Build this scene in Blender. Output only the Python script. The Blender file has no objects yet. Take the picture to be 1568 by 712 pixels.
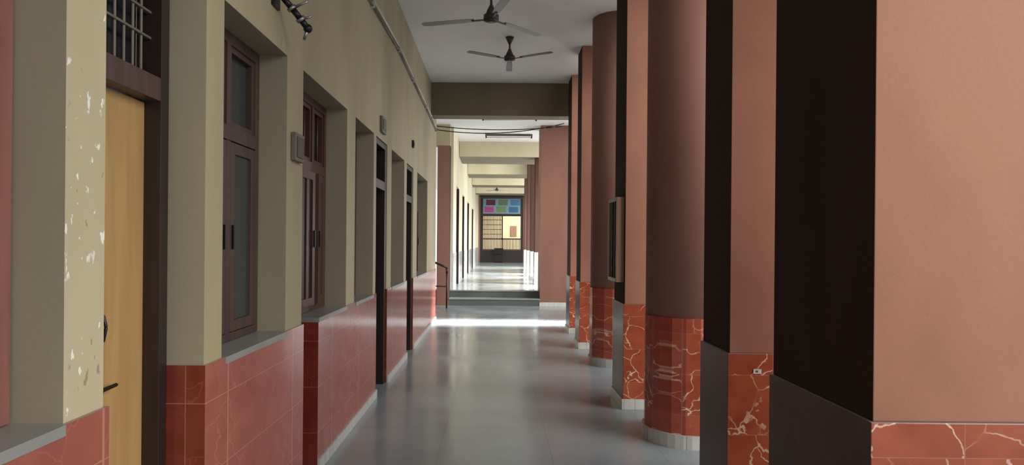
import bpy, bmesh, math, random
from mathutils import Vector, Matrix
random.seed(4)
sc = bpy.context.scene
sc.view_settings.view_transform = 'Standard'
sc.view_settings.look = 'None'
sc.view_settings.exposure = 0.0

def lin(c):
    return tuple(((v/255)/12.92 if v/255 <= 0.04045 else ((v/255+0.055)/1.055)**2.4) for v in c) + (1.0,)

# ------------------------------------------------------------------ materials
def newmat(name):
    m = bpy.data.materials.new(name); m.use_nodes = True
    nt = m.node_tree
    return m, nt, nt.nodes['Principled BSDF']

def N(nt, t, **kw):
    n = nt.nodes.new(t)
    for k, v in kw.items(): setattr(n, k, v)
    return n

def math_n(nt, op, a, b=None, c=None, clamp=False):
    n = N(nt, 'ShaderNodeMath', operation=op); n.use_clamp = clamp
    for i, v in enumerate((a, b, c)):
        if v is None: continue
        if isinstance(v, (int, float)): n.inputs[i].default_value = v
        else: nt.links.new(v, n.inputs[i])
    return n.outputs[0]

def mixc(nt, fac, a, b):
    n = N(nt, 'ShaderNodeMix', data_type='RGBA')
    for idx, v in ((0, fac), (6, a), (7, b)):
        if isinstance(v, (int, float)): n.inputs[idx].default_value = v
        elif isinstance(v, tuple): n.inputs[idx].default_value = v
        else: nt.links.new(v, n.inputs[idx])
    return n.outputs[2]

def mapr(nt, v, a, b, c=0.0, d=1.0):
    n = N(nt, 'ShaderNodeMapRange')
    nt.links.new(v, n.inputs[0])
    for i, x in enumerate((a, b, c, d)): n.inputs[i+1].default_value = x
    return n.outputs[0]

def paint(name, c1, c2, rough=0.6, scale=1.5, stretch=(1, 1, 0.35), bump=0.05, spec=0.3, flakes=None):
    m, nt, p = newmat(name)
    g = N(nt, 'ShaderNodeNewGeometry')
    mp = N(nt, 'ShaderNodeMapping'); mp.inputs['Scale'].default_value = stretch
    nt.links.new(g.outputs['Position'], mp.inputs[0])
    n = N(nt, 'ShaderNodeTexNoise'); n.inputs['Scale'].default_value = scale; n.inputs['Detail'].default_value = 6
    nt.links.new(mp.outputs[0], n.inputs[0])
    f = mapr(nt, n.outputs[0], 0.35, 0.65)
    col = mixc(nt, f, lin(c1), lin(c2))
    if flakes:
        n2 = N(nt, 'ShaderNodeTexNoise'); n2.inputs['Scale'].default_value = 34; n2.inputs['Detail'].default_value = 3
        mp2 = N(nt, 'ShaderNodeMapping'); mp2.inputs['Scale'].default_value = (1, 1, .5)
        nt.links.new(g.outputs['Position'], mp2.inputs[0]); nt.links.new(mp2.outputs[0], n2.inputs[0])
        n5 = N(nt, 'ShaderNodeTexNoise'); n5.inputs['Scale'].default_value = 5; nt.links.new(g.outputs['Position'], n5.inputs[0])
        f2 = math_n(nt, 'MULTIPLY', mapr(nt, n2.outputs[0], 0.645, 0.66), mapr(nt, n5.outputs[0], .48, .52))
        col = mixc(nt, f2, col, lin(flakes))
        f3 = math_n(nt, 'MULTIPLY', mapr(nt, n2.outputs[0], 0.36, 0.34), mapr(nt, n5.outputs[0], .54, .58))
        col = mixc(nt, math_n(nt, 'MULTIPLY', f3, .6), col, lin((120, 104, 84)))
    nt.links.new(col, p.inputs['Base Color'])
    p.inputs['Roughness'].default_value = rough
    p.inputs['Specular IOR Level'].default_value = spec
    if bump:
        n3 = N(nt, 'ShaderNodeTexNoise'); n3.inputs['Scale'].default_value = 60
        nt.links.new(g.outputs['Position'], n3.inputs[0])
        b = N(nt, 'ShaderNodeBump'); b.inputs['Strength'].default_value = bump; b.inputs['Distance'].default_value = 0.01
        nt.links.new(n3.outputs[0], b.inputs['Height']); nt.links.new(b.outputs[0], p.inputs['Normal'])
    return m

def tile(name, c1, c2, vein, veinamt=1.0, rough=0.12, size=(0.3, 0.3), grout=(170, 120, 100), voff=0.055, spec=0.5, gw=0.012):
    m, nt, p = newmat(name)
    g = N(nt, 'ShaderNodeNewGeometry')
    s = N(nt, 'ShaderNodeSeparateXYZ'); nt.links.new(g.outputs['Position'], s.inputs[0])
    u = math_n(nt, 'ADD', s.outputs[0], s.outputs[1])
    uu = math_n(nt, 'MULTIPLY', math_n(nt, 'ADD', u, 10.03), 1/size[0])
    vv = math_n(nt, 'MULTIPLY', math_n(nt, 'ADD', s.outputs[2], voff+3), 1/size[1])
    fu, fv = math_n(nt, 'FRACT', uu), math_n(nt, 'FRACT', vv)
    cu, cv = math_n(nt, 'FLOOR', uu), math_n(nt, 'FLOOR', vv)
    cell = N(nt, 'ShaderNodeCombineXYZ'); nt.links.new(cu, cell.inputs[0]); nt.links.new(cv, cell.inputs[1])
    wn = N(nt, 'ShaderNodeTexWhiteNoise'); nt.links.new(cell.outputs[0], wn.inputs[0])
    vec = N(nt, 'ShaderNodeCombineXYZ')
    nt.links.new(u, vec.inputs[0]); nt.links.new(s.outputs[2], vec.inputs[1])
    nt.links.new(math_n(nt, 'MULTIPLY', wn.outputs[0], 40.0), vec.inputs[2])
    nz = N(nt, 'ShaderNodeTexNoise'); nz.inputs['Scale'].default_value = 7; nz.inputs['Detail'].default_value = 4
    nt.links.new(vec.outputs[0], nz.inputs[0])
    sub = N(nt, 'ShaderNodeVectorMath', operation='SUBTRACT'); sub.inputs[1].default_value = (.5, .5, .5)
    nt.links.new(nz.outputs[1], sub.inputs[0])
    sc_ = N(nt, 'ShaderNodeVectorMath', operation='SCALE'); sc_.inputs[3].default_value = 0.16
    nt.links.new(sub.outputs[0], sc_.inputs[0])
    add = N(nt, 'ShaderNodeVectorMath', operation='ADD')
    nt.links.new(vec.outputs[0], add.inputs[0]); nt.links.new(sc_.outputs[0], add.inputs[1])
    vo = N(nt, 'ShaderNodeTexVoronoi', feature='DISTANCE_TO_EDGE'); vo.inputs['Scale'].default_value = 5.0
    nt.links.new(add.outputs[0], vo.inputs['Vector'])
    vm = mapr(nt, vo.outputs[0], 0.006, 0.02, 1.0, 0.0)
    n2 = N(nt, 'ShaderNodeTexNoise'); n2.inputs['Scale'].default_value = 5
    nt.links.new(vec.outputs[0], n2.inputs[0])
    vm = math_n(nt, 'MULTIPLY', vm, mapr(nt, n2.outputs[0], 0.38, 0.58, 0, veinamt))
    n4 = N(nt, 'ShaderNodeTexNoise'); n4.inputs['Scale'].default_value = 7; n4.inputs['Detail'].default_value = 5
    nt.links.new(vec.outputs[0], n4.inputs[0])
    base = mixc(nt, mapr(nt, n4.outputs[0], .3, .7), lin(c1), lin(c2))
    col = mixc(nt, vm, base, lin(vein))
    gu = math_n(nt, 'LESS_THAN', fu, gw); gv = math_n(nt, 'LESS_THAN', fv, gw)
    gm = math_n(nt, 'MAXIMUM', gu, gv)
    col = mixc(nt, math_n(nt, 'MULTIPLY', gm, 0.6), col, lin(grout))
    nt.links.new(col, p.inputs['Base Color'])
    p.inputs['Roughness'].default_value = rough
    p.inputs['Specular IOR Level'].default_value = spec
    return m

def plain(name, c, rough=0.5, metal=0.0, spec=0.5, var=0.12):
    m, nt, p = newmat(name)
    g = N(nt, 'ShaderNodeNewGeometry')
    n = N(nt, 'ShaderNodeTexNoise'); n.inputs['Scale'].default_value = 12
    nt.links.new(g.outputs['Position'], n.inputs[0])
    a = lin(c); b = tuple(v*(1-var*2) for v in a[:3])+(1,)
    nt.links.new(mixc(nt, n.outputs[0], a, b), p.inputs['Base Color'])
    p.inputs['Roughness'].default_value = rough; p.inputs['Metallic'].default_value = metal
    p.inputs['Specular IOR Level'].default_value = spec
    return m

def wood(name, c1, c2, rough=0.4):
    m, nt, p = newmat(name)
    g = N(nt, 'ShaderNodeNewGeometry')
    mp = N(nt, 'ShaderNodeMapping'); mp.inputs['Scale'].default_value = (9, 9, 0.8)
    nt.links.new(g.outputs['Position'], mp.inputs[0])
    n = N(nt, 'ShaderNodeTexNoise'); n.inputs['Scale'].default_value = 2.2; n.inputs['Detail'].default_value = 7
    n.inputs['Distortion'].default_value = .6
    nt.links.new(mp.outputs[0], n.inputs[0])
    nt.links.new(mixc(nt, mapr(nt, n.outputs[0], .3, .7), lin(c1), lin(c2)), p.inputs['Base Color'])
    p.inputs['Roughness'].default_value = rough
    return m

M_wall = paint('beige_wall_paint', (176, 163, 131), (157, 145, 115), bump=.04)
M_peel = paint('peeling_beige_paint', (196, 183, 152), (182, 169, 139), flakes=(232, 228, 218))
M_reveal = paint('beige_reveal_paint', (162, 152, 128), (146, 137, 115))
M_ceil = paint('ceiling_whitewash', (238, 238, 237), (228, 228, 228), scale=.8, bump=.02)
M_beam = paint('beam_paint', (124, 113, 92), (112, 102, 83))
M_cream = paint('cream_wall_paint', (224, 215, 186), (210, 201, 172))
M_pink = paint('salmon_wall_paint', (180, 127, 104), (146, 99, 80), scale=.9, stretch=(1, 1, .7))
M_shade = paint('shaded_side_brown', (62, 49, 43), (52, 41, 36), rough=.8, spec=.08)  # shade of the corridor-facing pier sides, put into the colour
M_round = paint('brown_column_paint', (150, 110, 96), (135, 97, 83), rough=.6, spec=.15)
M_roundM = paint('brown_end_wall_paint', (134, 97, 83), (122, 87, 74), rough=.6, spec=.15)
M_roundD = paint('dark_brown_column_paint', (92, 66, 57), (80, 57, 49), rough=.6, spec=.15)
M_tile = tile('red_marble_tile', (146, 68, 49), (170, 88, 63), (228, 198, 176), veinamt=.9)
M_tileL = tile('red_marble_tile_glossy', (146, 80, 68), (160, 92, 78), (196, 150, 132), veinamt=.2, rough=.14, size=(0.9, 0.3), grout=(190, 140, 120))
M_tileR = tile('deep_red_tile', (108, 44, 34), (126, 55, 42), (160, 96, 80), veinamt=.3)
M_tileShade = tile('shaded_side_tile', (74, 58, 55), (84, 67, 62), (96, 80, 74), veinamt=.3, rough=.3, grout=(60, 47, 44), spec=.2)  # darkened tile copy carrying the corridor-side shade in its colour
M_tileW = tile('white_tile', (222, 222, 220), (210, 210, 208), (190, 190, 188), veinamt=.2, grout=(150, 150, 148))
M_skirt = tile('white_skirting_tile', (196, 196, 190), (178, 178, 172), (160, 160, 156), veinamt=.2, size=(.1, 2), rough=.25, grout=(115, 113, 108), gw=.05)
M_sill = paint('grey_stone_sill', (150, 150, 146), (128, 128, 124), rough=.3, bump=.03)
M_frame = wood('brown_painted_wood', (84, 62, 56), (66, 48, 44))
M_frameR = wood('red_brown_wood', (90, 57, 50), (72, 43, 38))
M_frameP = wood('dusty_pink_wood', (140, 94, 82), (120, 78, 68))
M_frameD = wood('dark_brown_wood', (46, 33, 30), (35, 26, 24))
M_door = wood('ochre_door_laminate', (178, 143, 92), (160, 126, 78), rough=.45)
M_glass = plain('frosted_window_glass', (60, 66, 66), rough=.2, var=.1)
M_glassD = plain('dark_window_glass', (34, 34, 36), rough=.12)
M_black = plain('black_metal', (24, 23, 23), rough=.35, metal=.3)
M_steel = plain('steel', (160, 160, 158), rough=.3, metal=.9)
M_white = plain('white_enamel', (222, 222, 220), rough=.35)
M_bronze = plain('bronze_fan_paint', (70, 64, 58), rough=.4, metal=.2)
M_blade = plain('cream_fan_blade', (150, 146, 140), rough=.3)
M_pvc = plain('pvc_conduit', (205, 200, 188), rough=.5)
M_grey = plain('grey_plastic', (110, 103, 90), rough=.5)
M_lightwood = wood('light_wood_frame', (158, 124, 100), (138, 104, 82))
M_yellow = paint('yellow_wall_paint', (230, 212, 172), (216, 196, 156), bump=0)
M_ground = paint('courtyard_concrete', (180, 179, 177), (162, 161, 158), scale=.6, stretch=(1, 1, 1))
M_step = paint('grey_step_stone', (92, 100, 98), (74, 82, 81), rough=.25, bump=.02)

# polished floor
M_floor, nt, p = newmat('polished_grey_stone_floor')
g = N(nt, 'ShaderNodeNewGeometry')
n = N(nt, 'ShaderNodeTexNoise'); n.inputs['Scale'].default_value = 1.1; n.inputs['Detail'].default_value = 8
nt.links.new(g.outputs['Position'], n.inputs[0])
n2 = N(nt, 'ShaderNodeTexNoise'); n2.inputs['Scale'].default_value = 55; n2.inputs['Detail'].default_value = 3
nt.links.new(g.outputs['Position'], n2.inputs[0])
col = mixc(nt, mapr(nt, n.outputs[0], .35, .65), lin((132, 141, 146)), lin((150, 159, 163)))
col = mixc(nt, mapr(nt, n2.outputs[0], .55, .75, 0, .25), col, lin((108, 115, 120)))
s = N(nt, 'ShaderNodeSeparateXYZ'); nt.links.new(g.outputs['Position'], s.inputs[0])
jx = math_n(nt, 'LESS_THAN', math_n(nt, 'FRACT', math_n(nt, 'MULTIPLY', math_n(nt, 'ADD', s.outputs[0], 10.0), 1/0.8)), 0.006)
jy = math_n(nt, 'LESS_THAN', math_n(nt, 'FRACT', math_n(nt, 'MULTIPLY', math_n(nt, 'ADD', s.outputs[1], 10.3), 1/1.2)), 0.005)
col = mixc(nt, math_n(nt, 'MULTIPLY', math_n(nt, 'MAXIMUM', jx, jy), .3), col, lin((70, 74, 78)))
nt.links.new(col, p.inputs['Base Color'])
nt.links.new(mapr(nt, n.outputs[0], .3, .7, .13, .26), p.inputs['Roughness'])
p.inputs['Specular IOR Level'].default_value = .55

# ------------------------------------------------------------------ mesh builder
class MB:
    def __init__(self, name):
        self.name = name; self.bm = bmesh.new(); self.mats = []
    def mi(self, m):
        if m not in self.mats: self.mats.append(m)
        return self.mats.index(m)
    def box(self, x0, x1, y0, y1, z0, z1, mat, faces=None, M=None):
        c = [(x0,y0,z0),(x1,y0,z0),(x1,y1,z0),(x0,y1,z0),(x0,y0,z1),(x1,y0,z1),(x1,y1,z1),(x0,y1,z1)]
        v = [self.bm.verts.new((M @ Vector(q)) if M else q) for q in c]
        F = {'z-':(0,3,2,1),'z+':(4,5,6,7),'y-':(0,1,5,4),'x+':(1,2,6,5),'y+':(2,3,7,6),'x-':(3,0,4,7)}
        for k, idx in F.items():
            f = self.bm.faces.new([v[i] for i in idx])
            f.material_index = self.mi((faces or {}).get(k, mat))
    def cyl(self, p0, p1, r0, r1, mat, seg=24, smooth=True):
        p0, p1 = Vector(p0), Vector(p1); d = p1-p0
        q = d.to_track_quat('Z', 'Y').to_matrix().to_4x4()
        T = Matrix.Translation(p0) @ q
        L = d.length
        a = [self.bm.verts.new(T @ Vector((r0*math.cos(2*math.pi*i/seg), r0*math.sin(2*math.pi*i/seg), 0))) for i in range(seg)]
        b = [self.bm.verts.new(T @ Vector((r1*math.cos(2*math.pi*i/seg), r1*math.sin(2*math.pi*i/seg), L))) for i in range(seg)]
        k = self.mi(mat)
        for i in range(seg):
            f = self.bm.faces.new((a[i], a[(i+1)%seg], b[(i+1)%seg], b[i])); f.material_index = k; f.smooth = smooth
        f = self.bm.faces.new(list(reversed(a))); f.material_index = k
        f = self.bm.faces.new(b); f.material_index = k
    def tube(self, pts, r, mat, seg=10):
        for i in range(len(pts)-1): self.cyl(pts[i], pts[i+1], r, r, mat, seg)
    def sphere(self, c, r, mat, s=(1,1,1)):
        ret = bmesh.ops.create_uvsphere(self.bm, u_segments=20, v_segments=12, radius=r,
              matrix=Matrix.Translation(c) @ Matrix.Diagonal((*s, 1)))
        k = self.mi(mat)
        for v in ret['verts']:
            for f in v.link_faces: f.material_index = k; f.smooth = True
    def finish(self, bevel=0.0, parent=None):
        me = bpy.data.meshes.new(self.name)
        bmesh.ops.recalc_face_normals(self.bm, faces=self.bm.faces)
        self.bm.to_mesh(me); self.bm.free()
        for m in self.mats: me.materials.append(m)
        o = bpy.data.objects.new(self.name, me); sc.collection.objects.link(o)
        if bevel:
            b = o.modifiers.new('bevel', 'BEVEL'); b.width = bevel; b.segments = 2; b.limit_method = 'ANGLE'
        if parent: o.parent = parent
        return o

A = 1.17       # wall half distance
H = 4.32
DL = 1.0       # dado top, left
DR = 0.955     # dado top, right
XB = -1.50     # back of left wall
TOP = 2.53     # window head
E = 0.345      # raised floor
YS = 15.6

# ------------------------------------------------------------------ floor / ceiling / ground
b = MB('floor'); b.box(-1.5, 2.2, -4, 11.7, -.2, 0, M_floor)
b.box(-3.2, 2.2, 11.7, YS, -.2, 0, M_floor)
b.finish()
b = MB('courtyard_ground'); b.box(2.2, 26, -20, 48, -.5, -.15, M_ground); b.finish()
b = MB('floor_upper'); b.box(-1.5, 2.2, YS+.35, 38.5, -.2, E, M_floor, {'y-': M_step}); b.finish()
b = MB('steps')
b.box(-1.12, 1.05, YS, YS+.35, 0, E/2-.03, M_step); b.box(-1.12, 1.05, YS-.02, YS+.35, E/2-.03, E/2, M_sill)
b.box(-1.12, 1.05, YS+.33, YS+.349, E-.03, E, M_sill)
b.finish(bevel=.004)
b = MB('ceiling'); b.box(-1.5, 2.2, -4, 11.7, H, H+.25, M_ceil); b.box(-3.2, 2.2, 11.7, 42, H, H+.25, M_ceil); b.finish()

def beam(y0, y1, zb, mat, x0=-A, x1=2.0, under_shade=None):
    b = MB('ceiling_beam'); b.box(x0, x1, y0, y1, zb, H, mat, {'z-': under_shade or mat}); b.finish()  # optional darker underside colour stands in for soffit shade
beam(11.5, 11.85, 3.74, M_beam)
beam(18.2, 19.9, 3.9, M_cream, x0=-1.05, under_shade=M_beam)
beam(23.4, 24.8, 3.96, M_cream, x0=-1.05, under_shade=M_beam)
beam(27.8, 29.0, 3.96, M_cream, x0=-1.05, under_shade=M_beam)
beam(32.4, 33.4, 3.96, M_cream, x0=-1.05, under_shade=M_beam)

# ------------------------------------------------------------------ left wall
wl = MB('wall_left')
def pier(y0, y1, mat=M_wall, dado=True):
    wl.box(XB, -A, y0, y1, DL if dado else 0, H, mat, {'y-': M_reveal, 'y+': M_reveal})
    if dado:
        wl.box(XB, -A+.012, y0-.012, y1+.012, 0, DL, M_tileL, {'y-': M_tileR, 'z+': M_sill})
def lintel(y0, y1, z=TOP):
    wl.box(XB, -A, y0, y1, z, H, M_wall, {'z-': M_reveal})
def sillwall(y0, y1):
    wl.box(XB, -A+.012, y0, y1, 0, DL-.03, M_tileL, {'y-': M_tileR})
    wl.box(XB, -A+.016, y0, y1, DL-.03, DL, M_sill)
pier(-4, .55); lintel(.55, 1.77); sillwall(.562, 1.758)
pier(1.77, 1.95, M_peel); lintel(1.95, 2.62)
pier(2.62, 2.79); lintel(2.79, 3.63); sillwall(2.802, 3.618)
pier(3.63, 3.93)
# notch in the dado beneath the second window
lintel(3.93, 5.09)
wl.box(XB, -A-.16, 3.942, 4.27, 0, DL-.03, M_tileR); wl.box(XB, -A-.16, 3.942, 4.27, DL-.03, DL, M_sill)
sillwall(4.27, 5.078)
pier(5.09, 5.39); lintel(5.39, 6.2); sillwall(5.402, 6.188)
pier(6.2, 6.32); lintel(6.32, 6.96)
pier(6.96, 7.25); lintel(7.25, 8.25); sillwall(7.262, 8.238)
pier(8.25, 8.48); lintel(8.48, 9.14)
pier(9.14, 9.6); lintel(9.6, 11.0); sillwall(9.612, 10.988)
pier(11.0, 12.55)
wl.finish()
b = MB('baseboard_left')
for y0, y1 in ((-4, 1.95), (2.62, 3.93), (4.27, 6.32), (6.96, 8.48), (9.14, 12.55)):
    b.box(-A+.013, -A+.03, y0, y1, 0, .075, M_skirt)
b.finish()

def window(name, y0, y1, glass=M_glass, fr=M_frame, open_=0, z0=DL, z1=TOP, bars=False, x=-1.33, mid=None):
    b = MB(name); w = .055; xf = x; xb = x-.07
    y0 += .004; y1 -= .004; z0 += .003; z1 -= .004
    b.box(xb, xf, y0, y0+w, z0, z1, fr); b.box(xb, xf, y1-w, y1, z0, z1, fr)
    b.box(xb, xf, y0+w, y1-w, z1-w, z1, fr); b.box(xb, xf, y0+w, y1-w, z0, z0+w*.7, fr)
    zt = 2.03
    b.box(xb, xf+.006, y0+w, y1-w, zt-.035, zt+.035, fr)
    ym = mid or (y0+y1)/2
    b.box(xb, xf, ym-.025, ym+.025, z0+w*.7, z1-w, fr)
    b.box(xb+.02, xb+.028, y0+w, y1-w, zt+.035, z1-w, glass)
    b.box(xb+.004, xb+.012, y0+w, y1-w, z0+w*.7, zt-.035, glass if not open_ else M_glassD)
    for (a, c) in ((y0+w, ym-.025), (ym+.025, y1-w)):
        s = .03
        for q in ((a, a+s, zt+.035, z1-w), (c-s, c, zt+.035, z1-w), (a+s, c-s, zt+.035, zt+.035+s), (a+s, c-s, z1-w-s, z1-w)):
            b.box(xb+.028, xf-.01, q[0], q[1], q[2], q[3], fr)
        if bars:
            k = int((c-a)/.09)
            for i in range(1, k):
                yy = a+(c-a)*i/k
                b.cyl((xb+.04, yy, zt), (xb+.04, yy, z1-w), .007, .007, M_frameR, 8)
    for side, (a, c) in enumerate(((y0+w, ym-.025), (ym+.025, y1-w))):
        L = c-a-.004; z_0 = z0+w*.7+.004; z_1 = zt-.04
        ang = open_*(1 if side else .3)
        hinge = Vector((xf-.03, a+.002 if side == 0 else c-.002, 0))
        sgn = 1 if side == 0 else -1
        T = Matrix.Translation(hinge) @ Matrix.Rotation(-sgn*ang, 4, 'Z')
        s = .055
        def bb(l0, l1, zz0, zz1, m, t0=0, t1=.03):
            ya, yb = sorted((sgn*l0, sgn*l1)); b.box(t0, t1, ya, yb, zz0, zz1, m, M=T)
        mm = M_frameR if open_ else fr
        bb(0, s, z_0, z_1, mm); bb(L-s, L, z_0, z_1, mm); bb(s, L-s, z_0, z_0+s, mm); bb(s, L-s, z_1-s, z_1, mm)
        bb(s, L-s, z_0+s, z_1-s, glass if not open_ else M_frameD, .01, .018)
        if open_:
            k = 3
            for i in range(k):
                l = s+(L-2*s)*(i+.5)/k; bb(l-.022, l+.022, z_0+s, z_1-s, M_frameR, .018, .026)
        bb(L-.03, L-.018, (z_0+z_1)/2-.06, (z_0+z_1)/2+.06, M_black, .03, .04)
    return b.finish()
window('window_1', .56, 1.76, fr=M_frameP, x=-1.305)
window('window_2', 2.80, 3.62, x=-1.32)
window('window_3', 3.94, 5.08, glass=M_glassD, open_=.13, bars=True, mid=4.72, fr=M_frameR)
window('window_4', 5.40, 6.19, glass=M_glassD)
window('window_5', 7.26, 8.24)
window('window_6', 9.61, 10.99, open_=.15)

def door(name, y0, y1, leafmat, fr, depth=.23, lead=0.0, head=None):
    b = MB(name); y0 += .004; y1 -= .004
    xf = -A-depth+.09; xb = xf-.1; w = .06
    xff = xf+lead
    head = head or fr
    b.box(xb, xff, y0, y0+w, 0, TOP-.004, fr); b.box(xb, xff, y1-w, y1, 0, TOP-.004, fr)
    b.box(xb, xff-.002, y0+w, y1-w, 2.04, 2.13, head); b.box(xb, xff-.002, y0+w, y1-w, TOP-.06, TOP-.004, fr)
    b.box(xb, xb+.035, y0+w, y1-w, .008, 2.035, leafmat)
    b.box(xb-.01, xb, y0+w, y1-w, 2.1, TOP-.06, M_glassD)
    n = max(4, int((y1-y0-2*w)/.055))
    for i in range(1, n):
        yy = y0+w+(y1-y0-2*w)*i/n
        b.cyl((xb+.05, yy, 2.13), (xb+.05, yy, TOP-.06), .006, .006, M_grey, 8)
    b.box(xb+.04, xb+.06, y0+w, y1-w, 2.28, 2.29, M_grey)
    b.box(xb+.04, xb+.06, y0+w, y1-w, 2.38, 2.39, M_grey)
    x = xb+.035; yh = y0+w+.32*(y1-y0)
    b.tube([(x, yh, 1.14), (x+.035, yh, 1.15), (x+.045, yh, 1.2), (x+.035, yh, 1.24), (x, yh, 1.25)], .006, M_black, 8)
    b.box(x, x+.012, yh-.02, yh+.02, 1.12, 1.15, M_black); b.box(x, x+.012, yh-.02, yh+.02, 1.24, 1.27, M_black)
    b.cyl((x, yh, .98), (x+.03, yh, .98), .022, .018, M_black, 16)
    b.cyl((x+.025, yh-.01, .98), (x+.03, yh+.09, .985), .008, .007, M_black, 10)
    b.box(x, x+.02, yh-.025, yh+.025, .86, .92, M_steel)
    b.tube([(x+.02, yh-.015, .86), (x+.02, yh-.015, .83), (x+.02, yh+.015, .83), (x+.02, yh+.015, .86)], .005, M_steel, 8)
    return b.finish(bevel=.002)
door('door_1', 1.962, 2.608, M_door, M_frameD, head=M_frame)
door('door_2', 6.332, 6.948, M_frameR, M_frameD, lead=.13)
door('door_3', 8.492, 9.128, M_frameR, M_frameD, lead=.13)

# ------------------------------------------------------------------ right piers & columns
def pillar(y0, y1, w=.55, x=A, zb=0, top=H, front=M_pink, shade=M_shade, tm=M_tile, td=M_tileShade, dh=DR):
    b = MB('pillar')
    b.box(x, x+w, y0, y1, zb+dh, top, front, {'x-': shade})  # corridor side takes the colour with shade painted in
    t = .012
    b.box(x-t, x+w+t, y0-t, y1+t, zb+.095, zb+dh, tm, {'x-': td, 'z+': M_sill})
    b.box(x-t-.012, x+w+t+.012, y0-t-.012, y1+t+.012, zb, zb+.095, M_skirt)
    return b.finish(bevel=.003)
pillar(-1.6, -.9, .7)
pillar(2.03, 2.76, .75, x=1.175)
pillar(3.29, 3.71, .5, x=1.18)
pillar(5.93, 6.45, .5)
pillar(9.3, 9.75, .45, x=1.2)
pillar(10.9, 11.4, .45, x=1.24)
def round_column(y, r=.33, x=A+.33):
    b = MB('round_column')
    b.cyl((x, y, DR), (x, y, H), r-.008, r-.008, M_round, 64)
    b.cyl((x, y, .1), (x, y, DR), r, r, M_tile, 20, smooth=False)
    b.cyl((x, y, 0), (x, y, .1), r+.015, r+.015, M_skirt, 36, smooth=False)
    return b.finish()
round_column(5.1); round_column(8.2, x=A+.34)

# notice board on pillar
b = MB('notice_board')
x1 = A-.003; x0 = A-.075
y0, y1, z0, z1 = 5.96, 6.4, 1.15, 1.93
b.box(x0+.02, x1, y0+.03, y1-.03, z0+.03, z1-.03, M_black)
for q in ((y0, y0+.035, z0, z1), (y1-.035, y1, z0, z1), (y0+.035, y1-.035, z0, z0+.035), (y0+.035, y1-.035, z1-.035, z1)):
    b.box(x0, x1, q[0], q[1], q[2], q[3], M_lightwood, {'x-': M_frameD})
for i in (1, 2): b.box(x0+.008, x0+.02, y0+.035+.37*i/3-.008, y0+.035+.37*i/3+.008, z0+.035, z1-.035, M_frameD)
b.finish(bevel=.003)

# ------------------------------------------------------------------ landing / raised corridor
b = MB('wall_right'); b.box(1.05, 2.2, YS, YS+.8, .09, H, M_roundM); b.box(1.04, 2.21, YS-.012, YS+.81, 0, .09, M_skirt); b.finish()
b = MB('trim_1'); b.box(-1.42, -1.12, YS, YS+.3, 0, 3.82, M_roundM, {'x+': M_shade}); b.box(-1.6, -1.12, YS, YS+.3, 3.82, H, M_wall); b.finish()
b = MB('wall_landing'); b.box(-3.3, -3.2, 11.7, YS+.3, 0, H, M_cream); b.box(-3.2, -1.6, YS+.302, YS+.45, 0, H, M_cream); b.finish()
b = MB('handrail')
pts = [(-1.9, 15.1, .9), (-1.45, 14.95, 1.06), (-1.12, 14.85, .93), (-1.12, 14.85, .80)]
b.tube(pts, .025, M_black)
for q in ((-1.9, 15.1), (-1.12, 14.85)): b.cyl((q[0], q[1], 0), (q[0], q[1], .9), .018, .018, M_black, 10)
b.tube([(-1.9, 15.1, .5), (-1.12, 14.85, .5)], .014, M_black)
b.finish()

b = MB('wall_left_upper'); XU = -1.06
segs = [(15.95, 17.2, 0), (17.2, 18.4, 1), (18.4, 20.2, 0), (20.2, 21.4, 1), (21.4, 23.6, 0), (23.6, 25, 1), (25, 28, 0), (28, 29.6, 1), (29.6, 38.5, 0)]
for y0, y1, o in segs:
    if o:
        b.box(-1.4, XU, y0, y1, 3.0, H, M_cream); b.box(-1.4, -1.32, y0, y1, E, 3.0, M_frameD)
        b.box(-1.32, XU+.004, y1-.12, y1, E, 3.0, M_frameD)
    else:
        b.box(-1.4, XU, y0, y1, E+.9, H, M_cream); b.box(-1.4, XU+.012, y0, y1, E, E+.9, M_tileW)
b.finish()
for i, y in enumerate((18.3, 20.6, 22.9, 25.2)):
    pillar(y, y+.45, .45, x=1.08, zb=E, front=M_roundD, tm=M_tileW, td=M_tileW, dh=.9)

# end gate
yg = 38.5
b = MB('wall_end')
b.box(-1.5, -.98, yg, yg+.25, 0, H, M_round); b.box(1.58, 2.6, yg, yg+.25, 0, H, M_round)
b.box(-.98, 1.58, yg, yg+.25, 4.16, H, M_frameD)
b.finish()
b = MB('security_gate')
b.box(-.97, -.82, yg, yg+.1, E-.3, 4.15, M_frameD); b.box(1.42, 1.57, yg, yg+.1, E-.3, 4.15, M_frameD)
b.box(-.82, 1.42, yg, yg+.1, 3.08, 4.15, M_frameD)
b.box(-.82, 1.42, yg+.01, yg+.09, E-.3, 1.05, M_frameD)
b.box(-.82, 1.42, yg-.01, yg+.1, 1.05, 1.13, M_frame)
b.box(-.82, 1.42, yg, yg+.08, 1.7, 1.78, M_frame)
b.box(.30, .38, yg, yg+.08, 1.13, 3.08, M_frame)
for i in range(26):
    xx = -.8+i*.087
    top = 3.08 if i < 13 else 1.7
    b.box(xx-.02, xx+.02, yg+.02, yg+.05, 1.13, top, M_frame)
for i in range(4): b.box(-.82, .3, yg+.02, yg+.05, 2.0+i*.28, 2.03+i*.28, M_frame)
b.finish()
b = MB('banner')
cols = [(95, 40, 55), (105, 130, 90), (80, 130, 175), (190, 80, 145), (120, 150, 100), (60, 115, 150)]
ms = [plain('banner_print_%d' % i, c, rough=.6) for i, c in enumerate(cols)]
base = plain('banner_cloth', (130, 165, 185), rough=.6)
b.box(-.8, 1.4, yg-.016, yg-.001, 3.22, 4.10, base)
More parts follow.
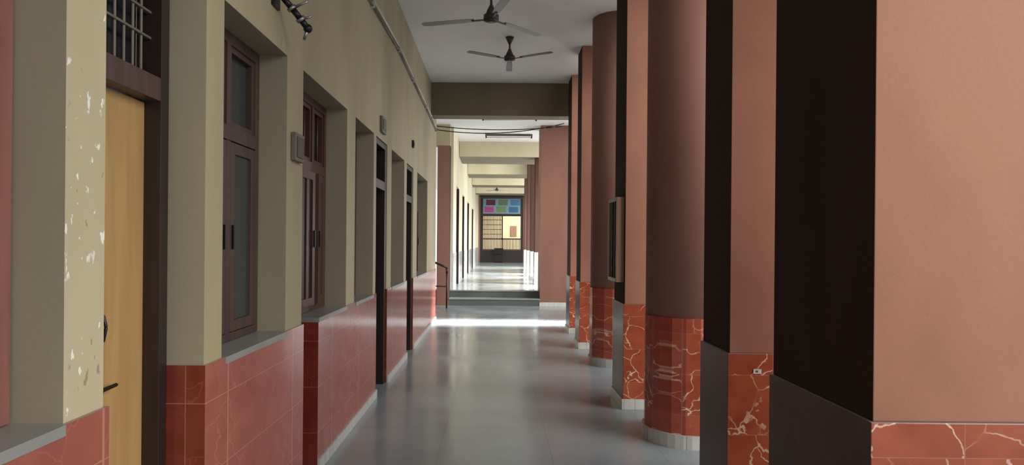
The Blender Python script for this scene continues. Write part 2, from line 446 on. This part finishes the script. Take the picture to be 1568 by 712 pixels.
for i in range(3):
    for j in range(2):
        b.box(-.72+i*.72+.1*j, -.72+i*.72+.55+.1*j, yg-.022, yg-.016, 3.3+j*.42, 3.3+j*.42+.33, ms[i+(3 if j == 0 else 0)])
b.finish()
b = MB('wall_beyond_gate'); b.box(-2, 3, 42.0, 42.2, 0, H, M_yellow); b.box(.9, 1.3, 41.97, 42, 1.9, 2.6, M_lightwood); b.finish()
b = MB('floor_beyond'); b.box(-2, 3, 38.5, 42.0, -.2, E-.31, M_ground); b.finish()
b = MB('storage_box'); b.box(-.1, .38, yg-.5, yg-.12, E, E+.06, M_black); b.box(-.13, .41, yg-.53, yg-.1, E+.5, E+.85, M_black)
for q in ((-.1, yg-.5), (.35, yg-.5), (-.1, yg-.15), (.35, yg-.15)): b.box(q[0], q[0]+.03, q[1], q[1]+.03, E+.06, E+.5, M_black)
b.finish(bevel=.01)

# ------------------------------------------------------------------ fans
def fan(x, y, zb, a0, bladem, R=.645, pitch=.05):
    e = bpy.data.objects.new('ceiling_fan', None); sc.collection.objects.link(e)
    b = MB('fan_body')
    b.cyl((x, y, H-.09), (x, y, H-.001), .02, .06, M_bronze)
    b.cyl((x, y, zb+.1), (x, y, H-.08), .012, .012, M_bronze, 12)
    b.cyl((x, y, zb+.04), (x, y, zb+.14), .06, .018, M_bronze)
    b.cyl((x, y, zb-.012), (x, y, zb+.04), .075, .075, M_bronze, 32)
    b.cyl((x, y, zb-.03), (x, y, zb-.012), .03, .075, M_bronze, 32)
    b.finish(parent=e)
    for k in range(3):
        b = MB('blade_%d' % (k+1))
        T = Matrix.Translation((x, y, zb)) @ Matrix.Rotation(a0+k*2*math.pi/3, 4, 'Z') @ Matrix.Rotation(pitch, 4, 'X')
        b.box(.07, .2, -.012, .012, -.005, .004, M_bronze, M=T)
        o = [(.17, -.035), (.3, -.045), (R-.04, -.048), (R, -.03), (R, .025), (R-.04, .043), (.3, .04), (.17, .03)]
        lo = [b.bm.verts.new(T @ Vector((p[0], p[1], .004))) for p in o]
        hi = [b.bm.verts.new(T @ Vector((p[0], p[1], .009))) for p in o]
        k1 = b.mi(bladem)
        b.bm.faces.new(list(reversed(lo))).material_index = k1; b.bm.faces.new(hi).material_index = k1
        for i in range(8):
            b.bm.faces.new((lo[i], lo[(i+1)%8], hi[(i+1)%8], hi[i])).material_index = k1
        b.finish(parent=e)
fan(-.07, 6.4, 3.69, math.radians(165), M_blade, R=.72)
fan(.16, 8.95, 4.02, math.radians(90), M_bronze)
fan(0, 30.4, 3.95, math.radians(20), M_bronze)

def tube_light(x, y, L=1.22):
    b = MB('tube_light'); z = H-.001
    b.box(x-L/2, x+L/2, y-.03, y+.03, z-.05, z, M_grey)
    b.cyl((x-L/2+.03, y, z-.085), (x+L/2-.03, y, z-.085), .014, .014, M_white, 12)
    for s in (-1, 1): b.box(x+s*(L/2-.02)-.015, x+s*(L/2-.02)+.015, y-.02, y+.02, z-.105, z-.05, M_black)
    b.finish()
tube_light(.27, 14.5); tube_light(.3, 16.9)

# ------------------------------------------------------------------ cables, boxes
b = MB('wall_conduit')
xw = -A+.018
path = [(xw, 1.0, 3.70), (xw, 4.5, 3.71), (xw, 6.0, 3.72), (xw, 7.6, 3.78), (xw, 8.9, 3.75), (xw, 10.5, 3.72), (xw, 11.4, 3.70), (xw, 12.3, 3.66)]
b.tube(path, .014, M_pvc, 10)
b.tube([(q[0], q[1], q[2]-.05) for q in path], .009, M_grey, 8)
for q in path: b.box(-A+.001, -A+.036, q[1]-.01, q[1]+.01, q[2]-.07, q[2]+.025, M_pvc)
b.finish()
b = MB('overhead_wire')
for (z0_, z1_, sag, yy) in ((3.70, 3.72, .07, 12.35), (3.64, 3.78, .12, 12.4)):
    pp = []
    for i in range(15):
        t = i/14; pp.append((-A+.02+(1.25+A)*t, yy, z0_+(z1_-z0_)*t-sag*4*t*(1-t)))
    b.tube(pp, .009, M_black, 6)
b.finish()

b = MB('electrical_box'); b.box(-A+.002, -A+.03, 3.70, 3.86, 1.96, 2.12, M_grey); b.box(-A+.03, -A+.036, 3.72, 3.84, 1.98, 2.10, M_bronze); b.finish(bevel=.004)
b = MB('junction_box'); b.box(-A+.002, -A+.03, 6.5, 6.72, 2.6, 2.76, M_grey); b.box(-A+.03, -A+.036, 6.53, 6.69, 2.63, 2.73, M_bronze); b.finish(bevel=.004)
b = MB('wall_switch'); b.box(-A+.002, -A+.03, 8.95, 9.03, 2.8, 2.9, M_black); b.box(-A+.03, -A+.036, 8.97, 9.01, 2.83, 2.87, M_grey); b.finish(bevel=.003)
b = MB('paper_sticker'); b.box(1.295, 1.335, 3.2745, 3.277, .855, .878, M_white); b.box(1.305, 1.318, 3.274, 3.2745, .861, .872, M_grey); b.finish()

# wall bracket with clamps
b = MB('wall_bracket')
b.box(-A+.001, -A+.014, 3.36, 3.46, 2.72, 2.90, M_black)
P = [(-A+.012, 3.42, 2.81), (-1.14, 3.43, 2.79), (-1.09, 3.45, 2.73), (-1.05, 3.47, 2.68), (-1.02, 3.5, 2.64)]
b.tube(P, .017, M_black, 12)
for t in (1, 2, 3):
    q = Vector(P[t]); d = (Vector(P[t+1])-q).normalized()
    b.cyl(q-d*.009, q+d*.009, .026, .026, M_steel, 16)
b.sphere(P[-1], .024, M_black)
b.cyl(P[-1], (-1.04, 3.5, 2.58), .011, .008, M_steel, 10)
b.cyl(P[2], (-1.0, 3.43, 2.76), .008, .006, M_steel, 10)
b.cyl(P[3], (-.99, 3.46, 2.69), .008, .006, M_steel, 10)
b.finish()

# ------------------------------------------------------------------ lights
w = bpy.data.worlds.new('World'); sc.world = w; w.use_nodes = True
bg = w.node_tree.nodes['Background']
bg.inputs[0].default_value = (.91, .96, 1, 1); bg.inputs[1].default_value = 1.12

def sun(name, d, strength, angle, color):
    l = bpy.data.lights.new(name, 'SUN'); l.energy = strength; l.angle = angle; l.color = color
    o = bpy.data.objects.new(name, l); sc.collection.objects.link(o)
    o.rotation_euler = Vector(d).to_track_quat('-Z', 'Y').to_euler(); o.location = (8, -6, 8)
sun('sun_hazy', (-1, .6, -.5), 2.8, math.radians(45), (1, .96, .90))

def area(name, loc, target, sx, sy, e, color=(1, .99, .96), spread=180):
    l = bpy.data.lights.new(name, 'AREA'); l.shape = 'RECTANGLE'; l.size = sx; l.size_y = sy; l.energy = e; l.color = color
    l.spread = math.radians(spread)
    o = bpy.data.objects.new(name, l); sc.collection.objects.link(o)
    o.location = loc; o.rotation_euler = (Vector(target)-Vector(loc)).to_track_quat('-Z', 'Y').to_euler()
area('fill_landing_strip', (4.0, 12.3, 3.9), (.3, 12.3, 0), .4, 2.6, 85, spread=14)  # added lamp standing in for the sun strip across the landing
area('fill_landing_soft', (3.6, 13.8, 2.2), (0, 13.8, 2.4), 1.4, 2.5, 60)  # added fill lamp to brighten the landing
for i, y in enumerate((17.6, 21.8, 24.4, 30.5)):
    area('fill_upper_bay', (3.6, y, 4.0), (0, y, E), 1.0, .9, 120, spread=60)  # added lamps standing in for sun patches on the upper floor
area('fill_upper_bounce', (3.8, 22, 1.6), (0, 22, 2.8), 11, 2, 380)  # added fill lamp, imitates bounce onto the far beams and ceiling
area('fill_gate', (3.5, 40.3, 3.6), (0, 41.5, 2), 1.5, 2, 190, (1, .95, .85))  # added lamp to light the wall beyond the gate

# ------------------------------------------------------------------ camera
cam = bpy.data.cameras.new('camera'); co = bpy.data.objects.new('camera', cam); sc.collection.objects.link(co)
cam.sensor_width = 36; cam.lens = 36*1000/1568
cam.shift_x = 24/1568; cam.shift_y = 16/1568
cam.clip_start = .05; cam.clip_end = 200
co.matrix_world = Matrix.Translation((0, 0, 1.5)) @ Matrix.Rotation(math.pi/2, 4, 'X') @ Matrix.Rotation(math.radians(.5), 4, 'Z')
sc.camera = co
